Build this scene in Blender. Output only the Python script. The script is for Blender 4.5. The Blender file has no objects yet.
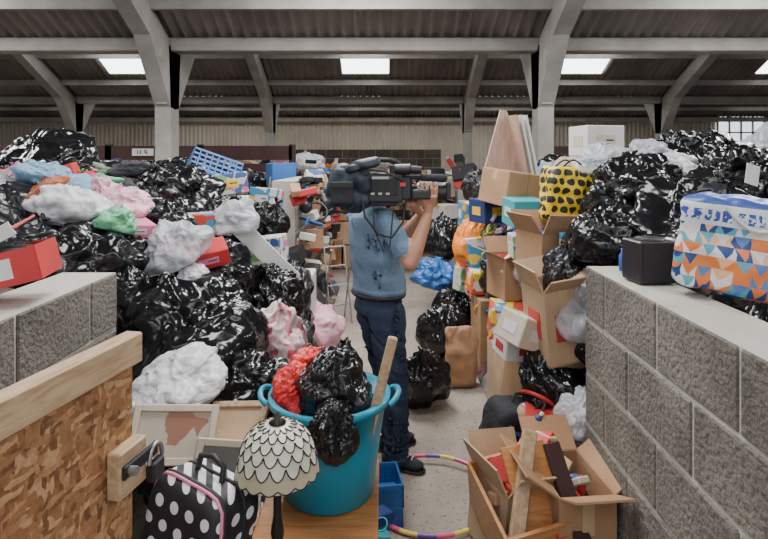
import bpy,bmesh,math,random
from mathutils import Vector,Matrix,noise,Euler
random.seed(11)
rnd=random.uniform
S=bpy.context.scene
COL=S.collection
# ---------------------------------------------------------------- materials
def nt(name):
    m=bpy.data.materials.new(name); m.use_nodes=True
    return m,m.node_tree,m.node_tree.nodes['Principled BSDF']
def N(t,typ,**kw):
    n=t.nodes.new(typ)
    for k,v in kw.items(): setattr(n,k,v)
    return n
def mth(t,op,a,b=None,c=None):
    n=t.nodes.new('ShaderNodeMath'); n.operation=op
    for i,v in enumerate((a,b,c)):
        if v is None: continue
        if isinstance(v,(int,float)): n.inputs[i].default_value=v
        else: t.links.new(v,n.inputs[i])
    return n.outputs[0]
def c4(c): return (c[0],c[1],c[2],1)
def mixc(t,f,a,b):
    n=t.nodes.new('ShaderNodeMix'); n.data_type='RGBA'
    if isinstance(f,(int,float)): n.inputs[0].default_value=f
    else: t.links.new(f,n.inputs[0])
    for i,v in ((6,a),(7,b)):
        if isinstance(v,(tuple,list)): n.inputs[i].default_value=c4(v)
        else: t.links.new(v,n.inputs[i])
    return n.outputs[2]
def M(name,col,rough=.6,metal=0,bump=0,bs=20,var=.12,vs=4,crease=False,bd=.02,show=None,alpha=1):
    m,t,p=nt(name)
    tc=N(t,'ShaderNodeTexCoord')
    n=N(t,'ShaderNodeTexNoise'); n.inputs['Scale'].default_value=vs; n.inputs['Detail'].default_value=5
    t.links.new(tc.outputs['Object'],n.inputs['Vector'])
    a=tuple(max(0,c*(1-2*var)) for c in col); b=tuple(min(1,c*(1+2*var)) for c in col)
    out=mixc(t,n.outputs['Fac'],a,b)
    if show:
        v=N(t,'ShaderNodeTexNoise'); v.inputs['Scale'].default_value=2.2; v.inputs['Detail'].default_value=2
        t.links.new(tc.outputs['Object'],v.inputs['Vector'])
        r=N(t,'ShaderNodeValToRGB'); r.color_ramp.elements[0].position=.45; r.color_ramp.elements[1].position=.66
        t.links.new(v.outputs['Fac'],r.inputs[0])
        out=mixc(t,mth(t,'MULTIPLY',r.outputs[0],.5),out,show)
    t.links.new(out,p.inputs['Base Color'])
    p.inputs['Roughness'].default_value=rough; p.inputs['Metallic'].default_value=metal
    p.inputs['Alpha'].default_value=alpha
    if bump:
        n2=N(t,'ShaderNodeTexNoise'); n2.inputs['Scale'].default_value=bs; n2.inputs['Detail'].default_value=4
        t.links.new(tc.outputs['Object'],n2.inputs['Vector'])
        h=n2.outputs['Fac']
        if crease:
            n2.inputs['Distortion'].default_value=.5; n2.inputs['Detail'].default_value=1
            h=mth(t,'ABSOLUTE',mth(t,'SUBTRACT',h,.5)); h=mth(t,'MULTIPLY',h,-1)
        bp=N(t,'ShaderNodeBump'); bp.inputs['Strength'].default_value=bump; bp.inputs['Distance'].default_value=bd
        t.links.new(h,bp.inputs['Height']); t.links.new(bp.outputs[0],p.inputs['Normal'])
    return m
def emis(name,col,s):
    m,t,p=nt(name); p.inputs['Base Color'].default_value=c4(col)
    p.inputs['Emission Color'].default_value=c4(col); p.inputs['Emission Strength'].default_value=s
    return m
BD=.022
black=M('black_plastic',(.008,.008,.0095),.17,0,.7,3.6,.1,crease=True,bd=BD)
black2=M('black_plastic_matte',(.013,.013,.016),.28,0,.7,4.4,.1,crease=True,bd=BD)
white=M('white_plastic',(.74,.74,.77),.34,0,.6,4,.06,crease=True,bd=.022,show=(.5,.48,.52),alpha=.86)
greyp=M('clear_plastic',(.6,.62,.66),.24,0,.6,4,.1,crease=True,bd=.022,show=(.3,.3,.36),alpha=.6)
pink=M('pink_plastic',(.72,.36,.45),.36,0,.6,4,.12,crease=True,bd=.022,show=(.75,.6,.6),alpha=.88)
green=M('green_plastic',(.16,.5,.27),.4,0,.6,4,.15,crease=True,bd=.022,alpha=.9)
blue=M('blue_plastic_film',(.03,.14,.42),.35,0,.6,4,.15,crease=True,bd=.022)
red=M('red_plastic_film',(.6,.02,.02),.35,0,.6,4,.12,crease=True,bd=.022)
orange=M('orange_plastic_film',(.85,.25,.03),.35,0,.6,4,.12,crease=True,bd=.022)
yellow=M('yellow_plastic',(.8,.5,.03),.45)
card=M('cardboard',(.37,.215,.115),.85,0,.15,40,.16,5)
card2=M('cardboard_pale',(.46,.315,.19),.85,0,.15,40,.16,5)
brownp=M('brown_paper',(.34,.185,.095),.8,0,.8,7,.15,crease=True,bd=.03)
tape=M('parcel_tape',(.5,.36,.2),.3)
paper=M('white_card',(.64,.63,.6),.6)
cream=M('cream_paint',(.56,.48,.37),.6)
redc=M('red_card',(.5,.03,.03),.5)
navy=M('navy_card',(.02,.04,.15),.5)
bluec=M('blue_card',(.03,.13,.38),.5)
teal=M('teal_plastic',(.010,.24,.36),.33,var=.05)
tealc=M('turquoise_card',(.05,.36,.4),.5)
greenc=M('green_card',(.08,.3,.1),.5)
orangec=M('orange_card',(.75,.2,.03),.5)
pinkc=M('pink_card',(.65,.2,.32),.5)
darkm=M('dark_plastic',(.016,.016,.018),.4)
darkf=M('dark_fabric',(.02,.021,.026),.85,0,.4,30)
greym=M('grey_metal',(.35,.35,.35),.35,.8)
rubber=M('rubber',(.012,.012,.012),.6)
woodd=M('dark_timber',(.045,.016,.014),.8,0,.3,10,.3)
purple=M('purple_cloth',(.16,.06,.25),.8)
cloths=[M('cloth_%s'%k,c,.9,0,.5,14,.15,5) for k,c in (('navy',(.03,.05,.13)),('rust',(.4,.12,.05)),('sage',(.2,.28,.18)),('beige',(.5,.4,.3)),('grey',(.22,.22,.24)),('rose',(.5,.2,.25)),('charcoal',(.04,.04,.045)),('sky',(.2,.35,.5)))]
def wood(name,a,b,sc=(1,8,8),rough=.55):
    m,t,p=nt(name); tc=N(t,'ShaderNodeTexCoord'); mp=N(t,'ShaderNodeMapping'); mp.inputs['Scale'].default_value=sc
    t.links.new(tc.outputs['Object'],mp.inputs[0])
    n=N(t,'ShaderNodeTexNoise'); n.inputs['Scale'].default_value=6; n.inputs['Detail'].default_value=6; n.inputs['Distortion'].default_value=1
    t.links.new(mp.outputs[0],n.inputs['Vector'])
    r=N(t,'ShaderNodeValToRGB'); r.color_ramp.elements[0].position=.35; r.color_ramp.elements[1].position=.65
    r.color_ramp.elements[0].color=c4(a); r.color_ramp.elements[1].color=c4(b)
    t.links.new(n.outputs['Fac'],r.inputs[0]); t.links.new(r.outputs[0],p.inputs['Base Color']); p.inputs['Roughness'].default_value=rough
    return m
pine=wood('pine_timber',(.36,.23,.13),(.52,.37,.23),(8,1,8))
wtab=wood('varnished_wood',(.40,.16,.05),(.54,.25,.09),(1,10,10),.35)
ply=wood('plywood',(.38,.24,.18),(.48,.33,.26),(8,8,1))
def osb():
    m,t,p=nt('osb_board'); tc=N(t,'ShaderNodeTexCoord')
    cols=[]
    for k,(rz,sc) in enumerate(((.5,(1,1,2.6)),(-.6,(1,2.6,1)))):
        mp=N(t,'ShaderNodeMapping'); mp.inputs['Scale'].default_value=sc; mp.inputs['Rotation'].default_value=(rz,0,0); mp.inputs['Location'].default_value=(k*.37,k*.11,k*.2)
        t.links.new(tc.outputs['Object'],mp.inputs[0])
        nn=N(t,'ShaderNodeTexNoise'); nn.inputs['Scale'].default_value=11
        t.links.new(mp.outputs[0],nn.inputs['Vector'])
        add=N(t,'ShaderNodeVectorMath'); add.operation='MULTIPLY_ADD'; add.inputs[1].default_value=(.06,.06,.06)
        t.links.new(nn.outputs['Color'],add.inputs[0]); t.links.new(mp.outputs[0],add.inputs[2])
        v=N(t,'ShaderNodeTexVoronoi'); v.inputs['Scale'].default_value=26
        t.links.new(add.outputs[0],v.inputs['Vector'])
        sp=N(t,'ShaderNodeSeparateColor'); t.links.new(v.outputs['Color'],sp.inputs[0]); cols.append(sp)
    sel=mth(t,'GREATER_THAN',cols[0].outputs[1],.5)
    a=mth(t,'MULTIPLY',sel,cols[0].outputs[0]); b_=mth(t,'MULTIPLY',mth(t,'SUBTRACT',1,sel),cols[1].outputs[0])
    val=mth(t,'ADD',a,b_)
    fn=N(t,'ShaderNodeTexNoise'); fn.inputs['Scale'].default_value=60; fn.inputs['Detail'].default_value=4; t.links.new(tc.outputs['Object'],fn.inputs['Vector'])
    val2=mth(t,'ADD',val,mth(t,'MULTIPLY',mth(t,'SUBTRACT',fn.outputs['Fac'],.5),.9))
    r=N(t,'ShaderNodeValToRGB'); e=r.color_ramp.elements
    e[0].color=c4((.15,.06,.024)); e[1].color=c4((.52,.31,.16)); e[1].position=1
    x=e.new(.25); x.color=c4((.26,.115,.045)); x=e.new(.7); x.color=c4((.36,.18,.075))
    t.links.new(val2,r.inputs[0]); t.links.new(r.outputs[0],p.inputs['Base Color'])
    p.inputs['Roughness'].default_value=.6
    b=N(t,'ShaderNodeBump'); b.inputs['Strength'].default_value=.5; b.inputs['Distance'].default_value=.003
    t.links.new(val,b.inputs['Height']); t.links.new(b.outputs[0],p.inputs['Normal'])
    return m
osbm=osb()
def blockmat():
    m,t,p=nt('concrete_block'); tc=N(t,'ShaderNodeTexCoord')
    n=N(t,'ShaderNodeTexNoise'); n.inputs['Scale'].default_value=2.2; n.inputs['Detail'].default_value=8; n.inputs['Roughness'].default_value=.7
    n2=N(t,'ShaderNodeTexNoise'); n2.inputs['Scale'].default_value=55; n2.inputs['Detail'].default_value=4
    for q in (n,n2): t.links.new(tc.outputs['Object'],q.inputs['Vector'])
    r=N(t,'ShaderNodeValToRGB'); e=r.color_ramp.elements
    e[0].position=.3; e[0].color=c4((.085,.075,.063)); e[1].position=.68; e[1].color=c4((.235,.212,.18))
    t.links.new(n.outputs['Fac'],r.inputs[0])
    f=mth(t,'MULTIPLY',mth(t,'LESS_THAN',n2.outputs['Fac'],.4),.7)
    t.links.new(mixc(t,f,r.outputs[0],(.07,.06,.05)),p.inputs['Base Color']); p.inputs['Roughness'].default_value=.95
    b=N(t,'ShaderNodeBump'); b.inputs['Strength'].default_value=1; b.inputs['Distance'].default_value=.012
    t.links.new(n2.outputs['Fac'],b.inputs['Height']); t.links.new(b.outputs[0],p.inputs['Normal'])
    return m
blockm=blockmat()
mortar=M('mortar',(.46,.435,.39),.95,0,.4,60,.12)
conc=M('concrete_frame',(.30,.285,.26),.85,0,.3,25,.25,2.5)
roofm=M('roof_sheet',(.195,.17,.15),.85,0,.2,20,.35,1.5)
sheetb=M('wall_sheet',(.46,.41,.34),.8,0,.2,20,.15,1)
def floorm():
    m,t,p=nt('concrete_floor'); tc=N(t,'ShaderNodeTexCoord')
    n=N(t,'ShaderNodeTexNoise'); n.inputs['Scale'].default_value=1.3; n.inputs['Detail'].default_value=9; n.inputs['Roughness'].default_value=.65
    t.links.new(tc.outputs['Object'],n.inputs['Vector'])
    r=N(t,'ShaderNodeValToRGB'); e=r.color_ramp.elements
    e[0].position=.3; e[0].color=c4((.18,.145,.115)); e[1].position=.72; e[1].color=c4((.43,.375,.315))
    t.links.new(n.outputs['Fac'],r.inputs[0])
    n2=N(t,'ShaderNodeTexNoise'); n2.inputs['Scale'].default_value=45; n2.inputs['Detail'].default_value=4
    t.links.new(tc.outputs['Object'],n2.inputs['Vector'])
    f=mth(t,'GREATER_THAN',n2.outputs['Fac'],.63)
    t.links.new(mixc(t,f,r.outputs[0],(.12,.1,.085)),p.inputs['Base Color'])
    p.inputs['Roughness'].default_value=.8
    b=N(t,'ShaderNodeBump'); b.inputs['Strength'].default_value=.3; b.inputs['Distance'].default_value=.01
    t.links.new(n2.outputs['Fac'],b.inputs['Height']); t.links.new(b.outputs[0],p.inputs['Normal'])
    return m
def dots(name,base,dot,sc,rad,rough=.5):
    m,t,p=nt(name); tc=N(t,'ShaderNodeTexCoord'); s=N(t,'ShaderNodeSeparateXYZ'); t.links.new(tc.outputs['Object'],s.inputs[0])
    u=mth(t,'MULTIPLY',mth(t,'ADD',s.outputs[0],s.outputs[1]),sc); v=mth(t,'MULTIPLY',s.outputs[2],sc)
    row=mth(t,'FLOOR',v); u=mth(t,'ADD',u,mth(t,'MULTIPLY',row,.5))
    fu=mth(t,'SUBTRACT',mth(t,'FRACT',u),.5); fv=mth(t,'SUBTRACT',mth(t,'FRACT',v),.5)
    d=mth(t,'SQRT',mth(t,'ADD',mth(t,'MULTIPLY',fu,fu),mth(t,'MULTIPLY',fv,fv)))
    t.links.new(mixc(t,mth(t,'LESS_THAN',d,rad),base,dot),p.inputs['Base Color']); p.inputs['Roughness'].default_value=rough
    return m
polka=dots('polka_fabric',(.015,.014,.02),(.72,.69,.72),17,.27,.6)
ypolka=dots('yellow_polka_plastic',(.75,.52,.02),(.02,.02,.02),17,.38)
def tri():
    m,t,p=nt('triangle_print'); tc=N(t,'ShaderNodeTexCoord'); s=N(t,'ShaderNodeSeparateXYZ'); t.links.new(tc.outputs['Object'],s.inputs[0])
    u=mth(t,'MULTIPLY',mth(t,'ADD',s.outputs[0],s.outputs[1]),19); v=mth(t,'MULTIPLY',s.outputs[2],24)
    fu=mth(t,'FRACT',u); fv=mth(t,'FRACT',v)
    a=mth(t,'ABSOLUTE',mth(t,'SUBTRACT',mth(t,'MULTIPLY',fu,2),1))
    tr=mth(t,'GREATER_THAN',fv,a)
    sd=mth(t,'ADD',mth(t,'ADD',mth(t,'MULTIPLY',mth(t,'FLOOR',u),1.37),mth(t,'MULTIPLY',mth(t,'FLOOR',v),7.13)),mth(t,'MULTIPLY',tr,.31))
    w=N(t,'ShaderNodeTexWhiteNoise'); w.noise_dimensions='1D'; t.links.new(sd,w.inputs['W'])
    r=N(t,'ShaderNodeValToRGB'); r.color_ramp.interpolation='CONSTANT'; e=r.color_ramp.elements
    e[0].color=c4((.75,.2,.05)); e[1].position=.86; e[1].color=c4((.1,.36,.45))
    for q,c in ((.22,(.02,.06,.22)),(.40,(.7,.68,.66)),(.68,(.1,.2,.45)),(.76,(.8,.45,.27))):
        x=e.new(q); x.color=c4(c)
    t.links.new(w.outputs[0],r.inputs[0])
    gx=mth(t,'FRACT',mth(t,'MULTIPLY',mth(t,'ADD',s.outputs[0],s.outputs[1]),30)); 
    n3=N(t,'ShaderNodeTexNoise'); n3.inputs['Scale'].default_value=70; t.links.new(tc.outputs['Object'],n3.inputs['Vector'])
    lt=mth(t,'MULTIPLY',mth(t,'LESS_THAN',gx,.7),mth(t,'LESS_THAN',mth(t,'ABSOLUTE',mth(t,'SUBTRACT',s.outputs[2],.105)),.02))
    lt=mth(t,'MULTIPLY',lt,mth(t,'GREATER_THAN',n3.outputs['Fac'],.47))
    band=mixc(t,lt,(.66,.66,.7),(.03,.07,.36))
    band=mixc(t,mth(t,'GREATER_THAN',s.outputs[2],.145),band,(.05,.1,.35))
    c=mixc(t,mth(t,'GREATER_THAN',s.outputs[2],.07),r.outputs[0],band)
    t.links.new(c,p.inputs['Base Color']); p.inputs['Roughness'].default_value=.35
    return m
trim_=tri()
def printed(name,base,cols,sc,th=.55,rough=.45):
    m,t,p=nt(name); tc=N(t,'ShaderNodeTexCoord')
    nn=N(t,'ShaderNodeTexNoise'); nn.inputs['Scale'].default_value=sc*.6; t.links.new(tc.outputs['Object'],nn.inputs['Vector'])
    add=N(t,'ShaderNodeVectorMath'); add.operation='MULTIPLY_ADD'; k=1.0/sc; add.inputs[1].default_value=(k,k,k)
    t.links.new(nn.outputs['Color'],add.inputs[0]); t.links.new(tc.outputs['Object'],add.inputs[2])
    v=N(t,'ShaderNodeTexVoronoi'); v.inputs['Scale'].default_value=sc; t.links.new(add.outputs[0],v.inputs['Vector'])
    sp=N(t,'ShaderNodeSeparateColor'); t.links.new(v.outputs['Color'],sp.inputs[0])
    r=N(t,'ShaderNodeValToRGB'); r.color_ramp.interpolation='CONSTANT'; e=r.color_ramp.elements
    e[0].color=c4(base); e[1].position=th; e[1].color=c4(cols[0])
    for i,c in enumerate(cols[1:]):
        x=e.new(th+(1-th)*(i+1)/len(cols)); x.color=c4(c)
    t.links.new(sp.outputs[0],r.inputs[0]); t.links.new(r.outputs[0],p.inputs['Base Color']); p.inputs['Roughness'].default_value=rough
    return m
floral=printed('printed_carrier',(.6,.48,.46),[(.5,.08,.12),(.66,.63,.61),(.55,.26,.28)],7,.45)
junk=printed('mixed_cloth',(.03,.03,.035),[(.2,.17,.14),(.05,.07,.14),(.28,.26,.25),(.14,.05,.05),(.3,.22,.12)],9,.35,.8)
toyA=printed('toy_packaging_a',(.6,.08,.05),[(.8,.6,.05),(.7,.68,.66),(.05,.3,.5)],14,.45)
toyB=printed('toy_packaging_b',(.05,.25,.45),[(.8,.55,.05),(.7,.1,.1),(.7,.68,.66)],13,.5)
toyC=printed('toy_packaging_c',(.6,.57,.53),[(.2,.45,.15),(.6,.15,.3),(.05,.1,.3)],16,.55)
# ---------------------------------------------------------------- mesh builder
class B:
    def __init__(s,name): s.name=name; s.V=[]; s.F=[]; s.MI=[]; s.SM=[]; s.mats=[]
    def mi(s,m):
        if m not in s.mats: s.mats.append(m)
        return s.mats.index(m)
    def add(s,src,m,mtx=None,smooth=False):
        i=s.mi(m); o=len(s.V)
        src.verts.index_update()
        s.V.extend([(mtx@v.co) if mtx is not None else v.co.copy() for v in src.verts])
        for f in src.faces:
            s.F.append([v.index+o for v in f.verts]); s.MI.append(i); s.SM.append(smooth)
        src.free()
    def box(s,c,sz,m,rot=(0,0,0),bev=0,seg=1,smooth=False):
        b=bmesh.new(); bmesh.ops.create_cube(b,size=1)
        bmesh.ops.scale(b,vec=sz,verts=b.verts)
        if bev: bmesh.ops.bevel(b,geom=b.edges[:],offset=bev,segments=seg,affect='EDGES',profile=.6)
        s.add(b,m,Matrix.Translation(c)@Euler(rot).to_matrix().to_4x4(),smooth)
    def cyl(s,a,b_,r1,r2,m,n=20,caps=True):
        a=Vector(a);b_=Vector(b_);d=b_-a
        b=bmesh.new(); bmesh.ops.create_cone(b,cap_ends=caps,segments=n,radius1=r1,radius2=r2,depth=d.length)
        q=d.to_track_quat('Z','Y').to_matrix().to_4x4()
        s.add(b,m,Matrix.Translation((a+b_)/2)@q,False)
    def sph(s,c,r,m,rot=(0,0,0),n=16):
        b=bmesh.new(); bmesh.ops.create_uvsphere(b,u_segments=n,v_segments=n*2//3,radius=1)
        s.add(b,m,Matrix.Translation(c)@Euler(rot).to_matrix().to_4x4()@Matrix.Diagonal((r[0],r[1],r[2],1)),True)
    def lathe(s,prof,m,n=32,c=(0,0,0)):
        b=bmesh.new(); rings=[]
        for r,z in prof:
            rings.append([b.verts.new((r*math.cos(2*math.pi*i/n),r*math.sin(2*math.pi*i/n),z)) for i in range(n)])
        for a,q in zip(rings,rings[1:]):
            for i in range(n):
                b.faces.new((a[i],a[(i+1)%n],q[(i+1)%n],q[i]))
        s.add(b,m,Matrix.Translation(c),True)
    def tube(s,pts,r,m,n=8,closed=False):
        pts=[Vector(p) for p in pts]; b=bmesh.new(); rings=[]
        L=len(pts)
        for i,p in enumerate(pts):
            d=(pts[(i+1)%L]-pts[i-1]) if closed else (pts[min(i+1,L-1)]-pts[max(i-1,0)])
            q=d.to_track_quat('Z','Y')
            rings.append([b.verts.new(p+q@Vector((r*math.cos(2*math.pi*k/n),r*math.sin(2*math.pi*k/n),0))) for k in range(n)])
        rr=list(zip(rings,rings[1:]))+([(rings[-1],rings[0])] if closed else [])
        for a,q in rr:
            for k in range(n): b.faces.new((a[k],a[(k+1)%n],q[(k+1)%n],q[k]))
        s.add(b,m,None,True)
    def poly(s,pts,ext,m,mtx=None):
        b=bmesh.new(); e=Vector(ext)
        lo=[b.verts.new(Vector(p)) for p in pts]; hi=[b.verts.new(Vector(p)+e) for p in pts]
        b.faces.new(lo); b.faces.new(hi[::-1]); n=len(pts)
        for i in range(n): b.faces.new((lo[i],hi[i],hi[(i+1)%n],lo[(i+1)%n]))
        bmesh.ops.recalc_face_normals(b,faces=b.faces[:])
        s.add(b,m,mtx)
    def done(s,loc=(0,0,0),rot=(0,0,0),parent=None):
        me=bpy.data.meshes.new(s.name); me.from_pydata([tuple(v) for v in s.V],[],s.F)
        for m in s.mats: me.materials.append(m)
        me.polygons.foreach_set('material_index',s.MI); me.polygons.foreach_set('use_smooth',s.SM); me.update()
        o=bpy.data.objects.new(s.name,me); COL.objects.link(o); o.location=loc; o.rotation_euler=rot
        if parent: o.parent=parent
        return o
def empty(name,loc=(0,0,0)):
    o=bpy.data.objects.new(name,None); COL.objects.link(o); o.location=loc; return o
# ---------------------------------------------------------------- cameraman
def hull(bm,els,n=8):
    t=bmesh.new()
    for c,r in els:
        if isinstance(r,(int,float)): r=(r,r,r)
        rot=Matrix.Identity(3) if len(r)<4 else Euler((0,0,r[3])).to_matrix()
        for i in range(n+1):
            th=math.pi*i/n
            for j in range(n*2 if 0<i<n else 1):
                ph=math.pi*j/n
                t.verts.new(Vector(c)+rot@Vector((r[0]*math.sin(th)*math.cos(ph),r[1]*math.sin(th)*math.sin(ph),r[2]*math.cos(th))))
    res=bmesh.ops.convex_hull(t,input=t.verts[:])
    dl=list({g for g in res['geom_interior']+res['geom_unused'] if isinstance(g,bmesh.types.BMVert)})
    bmesh.ops.delete(t,geom=dl,context='VERTS')
    me=bpy.data.meshes.new('t'); t.to_mesh(me); t.free(); bm.from_mesh(me); bpy.data.meshes.remove(me)
def remesh(bm,vox,sm=4):
    me=bpy.data.meshes.new('r'); bm.to_mesh(me); bm.free()
    o=bpy.data.objects.new('r',me); COL.objects.link(o)
    m=o.modifiers.new('r','REMESH'); m.mode='VOXEL'; m.voxel_size=vox
    if sm: s=o.modifiers.new('s','SMOOTH'); s.iterations=sm; s.factor=.5
    dg=bpy.context.evaluated_depsgraph_get(); out=bpy.data.meshes.new_from_object(o.evaluated_get(dg))
    bpy.data.objects.remove(o); return out
FA=math.radians(30); fx,fy=math.cos(FA),math.sin(FA)
def L(f,r,z): return Vector((-.06+fx*f+fy*r,3.2+fy*f-fx*r,z))
man=empty('cameraman')
bm=bmesh.new()
hull(bm,[(L(.035,0,1.0),(.14,.19,.03,FA)),(L(.03,0,1.12),(.145,.185,.08,FA)),(L(0,0,1.28),(.135,.19,.08,FA))])
hull(bm,[(L(0,0,1.26),(.135,.19,.08,FA)),(L(-.02,0,1.40),(.105,.175,.06,FA))])
hull(bm,[(L(-.02,.16,1.42),.062),(L(-.02,-.16,1.42),.062),(L(-.01,0,1.46),.06),(L(-.02,0,1.36),(.1,.16,.05,FA))])
hull(bm,[(L(-.005,0,1.46),.058),(L(.03,0,1.56),.052)])
shR,elR,wrR=L(-.02,.175,1.42),Vector((.14,2.95,1.2)),Vector((.235,3.0,1.45))
shL,elL,wrL=L(-.02,-.175,1.42),Vector((.06,3.42,1.2)),Vector((.22,3.2,1.44))
for sh,el,wr in((shR,elR,wrR),(shL,elL,wrL)):
    mid=sh.lerp(el,.7)
    hull(bm,[(sh,.066),(mid,.064)]); hull(bm,[(sh.lerp(el,.5),.045),(el,.042)])
    hull(bm,[(el,.042),(el.lerp(wr,.3),.045)]); hull(bm,[(el.lerp(wr,.3),.045),(wr,.028)])
hull(bm,[(L(.03,0,1.0),(.12,.165,.04,FA)),(L(.03,0,.9),(.125,.165,.06,FA))])
legs=[(L(.035,.085,.88),L(.075,.1,.5),L(.09,.105,.1)),(L(.04,-.085,.88),L(.13,-.09,.5),L(.18,-.1,.1))]
for h,kn,an in legs:
    hull(bm,[(h,.108),(kn,.084)]); hull(bm,[(kn,.084),(kn.lerp(an,.4),.078)]); hull(bm,[(kn.lerp(an,.4),.078),(an,.067)])
    hull(bm,[(an,.067),(an+Vector((.01,0,-.04)),.069)])
hd=L(.05,0,1.625)
fw=Vector((fx,fy,0)); rt=Vector((fy,-fx,0))
hull(bm,[(hd+Vector((0,0,.03)),(.095,.076,.085,FA)),(hd+fw*-.01+Vector((0,0,.02)),(.098,.078,.08,FA))])
hull(bm,[(hd+fw*.02+Vector((0,0,0)),(.075,.066,.07,FA)),(hd+fw*.05+Vector((0,0,-.085)),(.028,.03,.02,FA)),(hd+Vector((0,0,-.05)),(.05,.056,.04,FA))])
hull(bm,[(hd+fw*.093+Vector((0,0,.015)),.009),(hd+fw*.115+Vector((0,0,-.022)),.013),(hd+fw*.09+Vector((0,0,-.028)),.016)],6)
hull(bm,[(hd+fw*.085+rt*.028+Vector((0,0,.03)),.013),(hd+fw*.085-rt*.028+Vector((0,0,.03)),.013)],6)
hull(bm,[(hd+fw*.083+rt*.016+Vector((0,0,-.054)),.009),(hd+fw*.083-rt*.016+Vector((0,0,-.054)),.009)],6)
for s in(1,-1): hull(bm,[(hd+rt*s*.078+Vector((0,0,.012)),(.02,.01,.03,FA)),(hd+rt*s*.074+fw*.006+Vector((0,0,-.02)),(.01,.009,.012,FA))],6)
me=remesh(bm,.0065,5)
shirt=M('blue_tshirt',(.125,.195,.275),.85,0,.3,60,.06,6)
jeans=M('navy_jeans',(.024,.038,.075),.85,0,.4,120,.2,9)
skin=M('skin',(.45,.22,.14),.5,0,.15,90,.06,20)
hair=M('grey_hair',(.06,.045,.035),.75,0,.8,80,.3,40)
me.materials.clear()
for m in (shirt,jeans,skin,hair): me.materials.append(m)
def segd(p,a,b):
    ab=b-a; t=max(0,min(1,(p-a).dot(ab)/ab.length_squared)); return (p-(a+ab*t)).length,t
def region(c):
    if c.z<.985: return 1
    for sh,el,wr in((shR,elR,wrR),(shL,elL,wrL)):
        d,t=segd(c,el,wr)
        if d<.055: return 2
        d,t=segd(c,sh,el)
        if d<.078 and t>.84: return 2
    if c.z>1.475:
        q=c-hd
        f_=q.dot(fw); 
        if c.z>1.5:
            if q.z>.075 or (f_<.0 and q.z>-.03 and abs(q.dot(rt))<.079 and not (f_>-.025 and q.z<.03)) : return 3
        if (Vector((c.x,c.y,0))-Vector((hd.x,hd.y,0))).length<.115: return 2
    return 0
for p in me.polygons: p.material_index=region(p.center); p.use_smooth=True
for v in me.vertices:
    c=v.co; n=v.normal; r=region(c)
    if r==0:
        q=Vector((c.x*8,c.y*8,c.z*13)); d=.010*(noise.noise(q)-1.0*(1-min(1,abs(noise.noise(q*.55+Vector((5,3,c.x*4))))*3)))
        if c.z<1.02: d+=.006
    elif r==1:
        q=Vector((c.x*7,c.y*7,c.z*14)); d=.013*(noise.noise(q)-1.0*(1-min(1,abs(noise.noise(q*.6+Vector((1,8,c.x*5))))*4)))
        if c.z<.2: d+=.006*math.sin(c.z*130)
    elif r==3: d=.008+.003*noise.noise(c*60)
    else: d=0
    v.co=c+n*d
o=bpy.data.objects.new('body',me); COL.objects.link(o); o.parent=man
b=B('eyes')
for s in(1,-1):
    e=hd+fw*.083+rt*s*.03+Vector((0,0,.012)); b.sph(e,(.011,.011,.009),paper); b.sph(e+fw*.008,(.005,.005,.005),darkm)
b.box(hd+fw*.0905+Vector((0,0,-.054)),(.004,.034,.003),M('lips',(.35,.1,.08),.5),rot=(0,0,FA))
b.done(parent=man)
b=B('leather_belt'); pts=[]
for i in range(36):
    a=2*math.pi*i/36; pts.append(L(.03+.137*math.cos(a),.182*math.sin(a),.985))
b.tube(pts,.012,rubber,6,True); b.done(parent=man)
for (h,kn,an),nm in zip(legs,('right_shoe','left_shoe')):
    sb_=bmesh.new(); g=Vector((an.x,an.y,0)); 
    dd=fw if nm=='left_shoe' else Vector((math.cos(math.radians(-20)),math.sin(math.radians(-20)),0)); A=math.atan2(dd.y,dd.x)
    hull(sb_,[(g-dd*.05+Vector((0,0,.05)),(.04,.038,.035,A)),(g+dd*.03+Vector((0,0,.06)),(.05,.04,.045,A)),(g-dd*.02+Vector((0,0,.085)),(.045,.04,.02,A))])
    hull(sb_,[(g+dd*.03+Vector((0,0,.05)),(.05,.042,.035,A)),(g+dd*.11+Vector((0,0,.038)),(.052,.045,.026,A))])
    mm=remesh(sb_,.006,2); mm.materials.clear(); mm.materials.append(darkf)
    for p in mm.polygons: p.use_smooth=True
    o=bpy.data.objects.new(nm,mm); COL.objects.link(o); o.parent=man
    s2=bmesh.new(); hull(s2,[(g-dd*.055+Vector((0,0,.012)),(.044,.042,.012,A)),(g+dd*.115+Vector((0,0,.012)),(.057,.049,.012,A))])
    mm=bpy.data.meshes.new('sole'); s2.to_mesh(mm); s2.free(); mm.materials.append(rubber)
    o=bpy.data.objects.new(nm+'_sole',mm); COL.objects.link(o); o.parent=man
    b=B(nm+'_laces')
    for i in range(4):
        q=g+dd*(.03+.022*i)+Vector((0,0,.1-.009*i)); rr=Vector((-dd.y,dd.x,0))
        b.tube([q-rr*.022,q+Vector((0,0,.004)),q+rr*.022],.003,paper,6)
    b.done(parent=man)
BX,BY,BZ=.235,3.02,1.575; RB=.040
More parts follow.
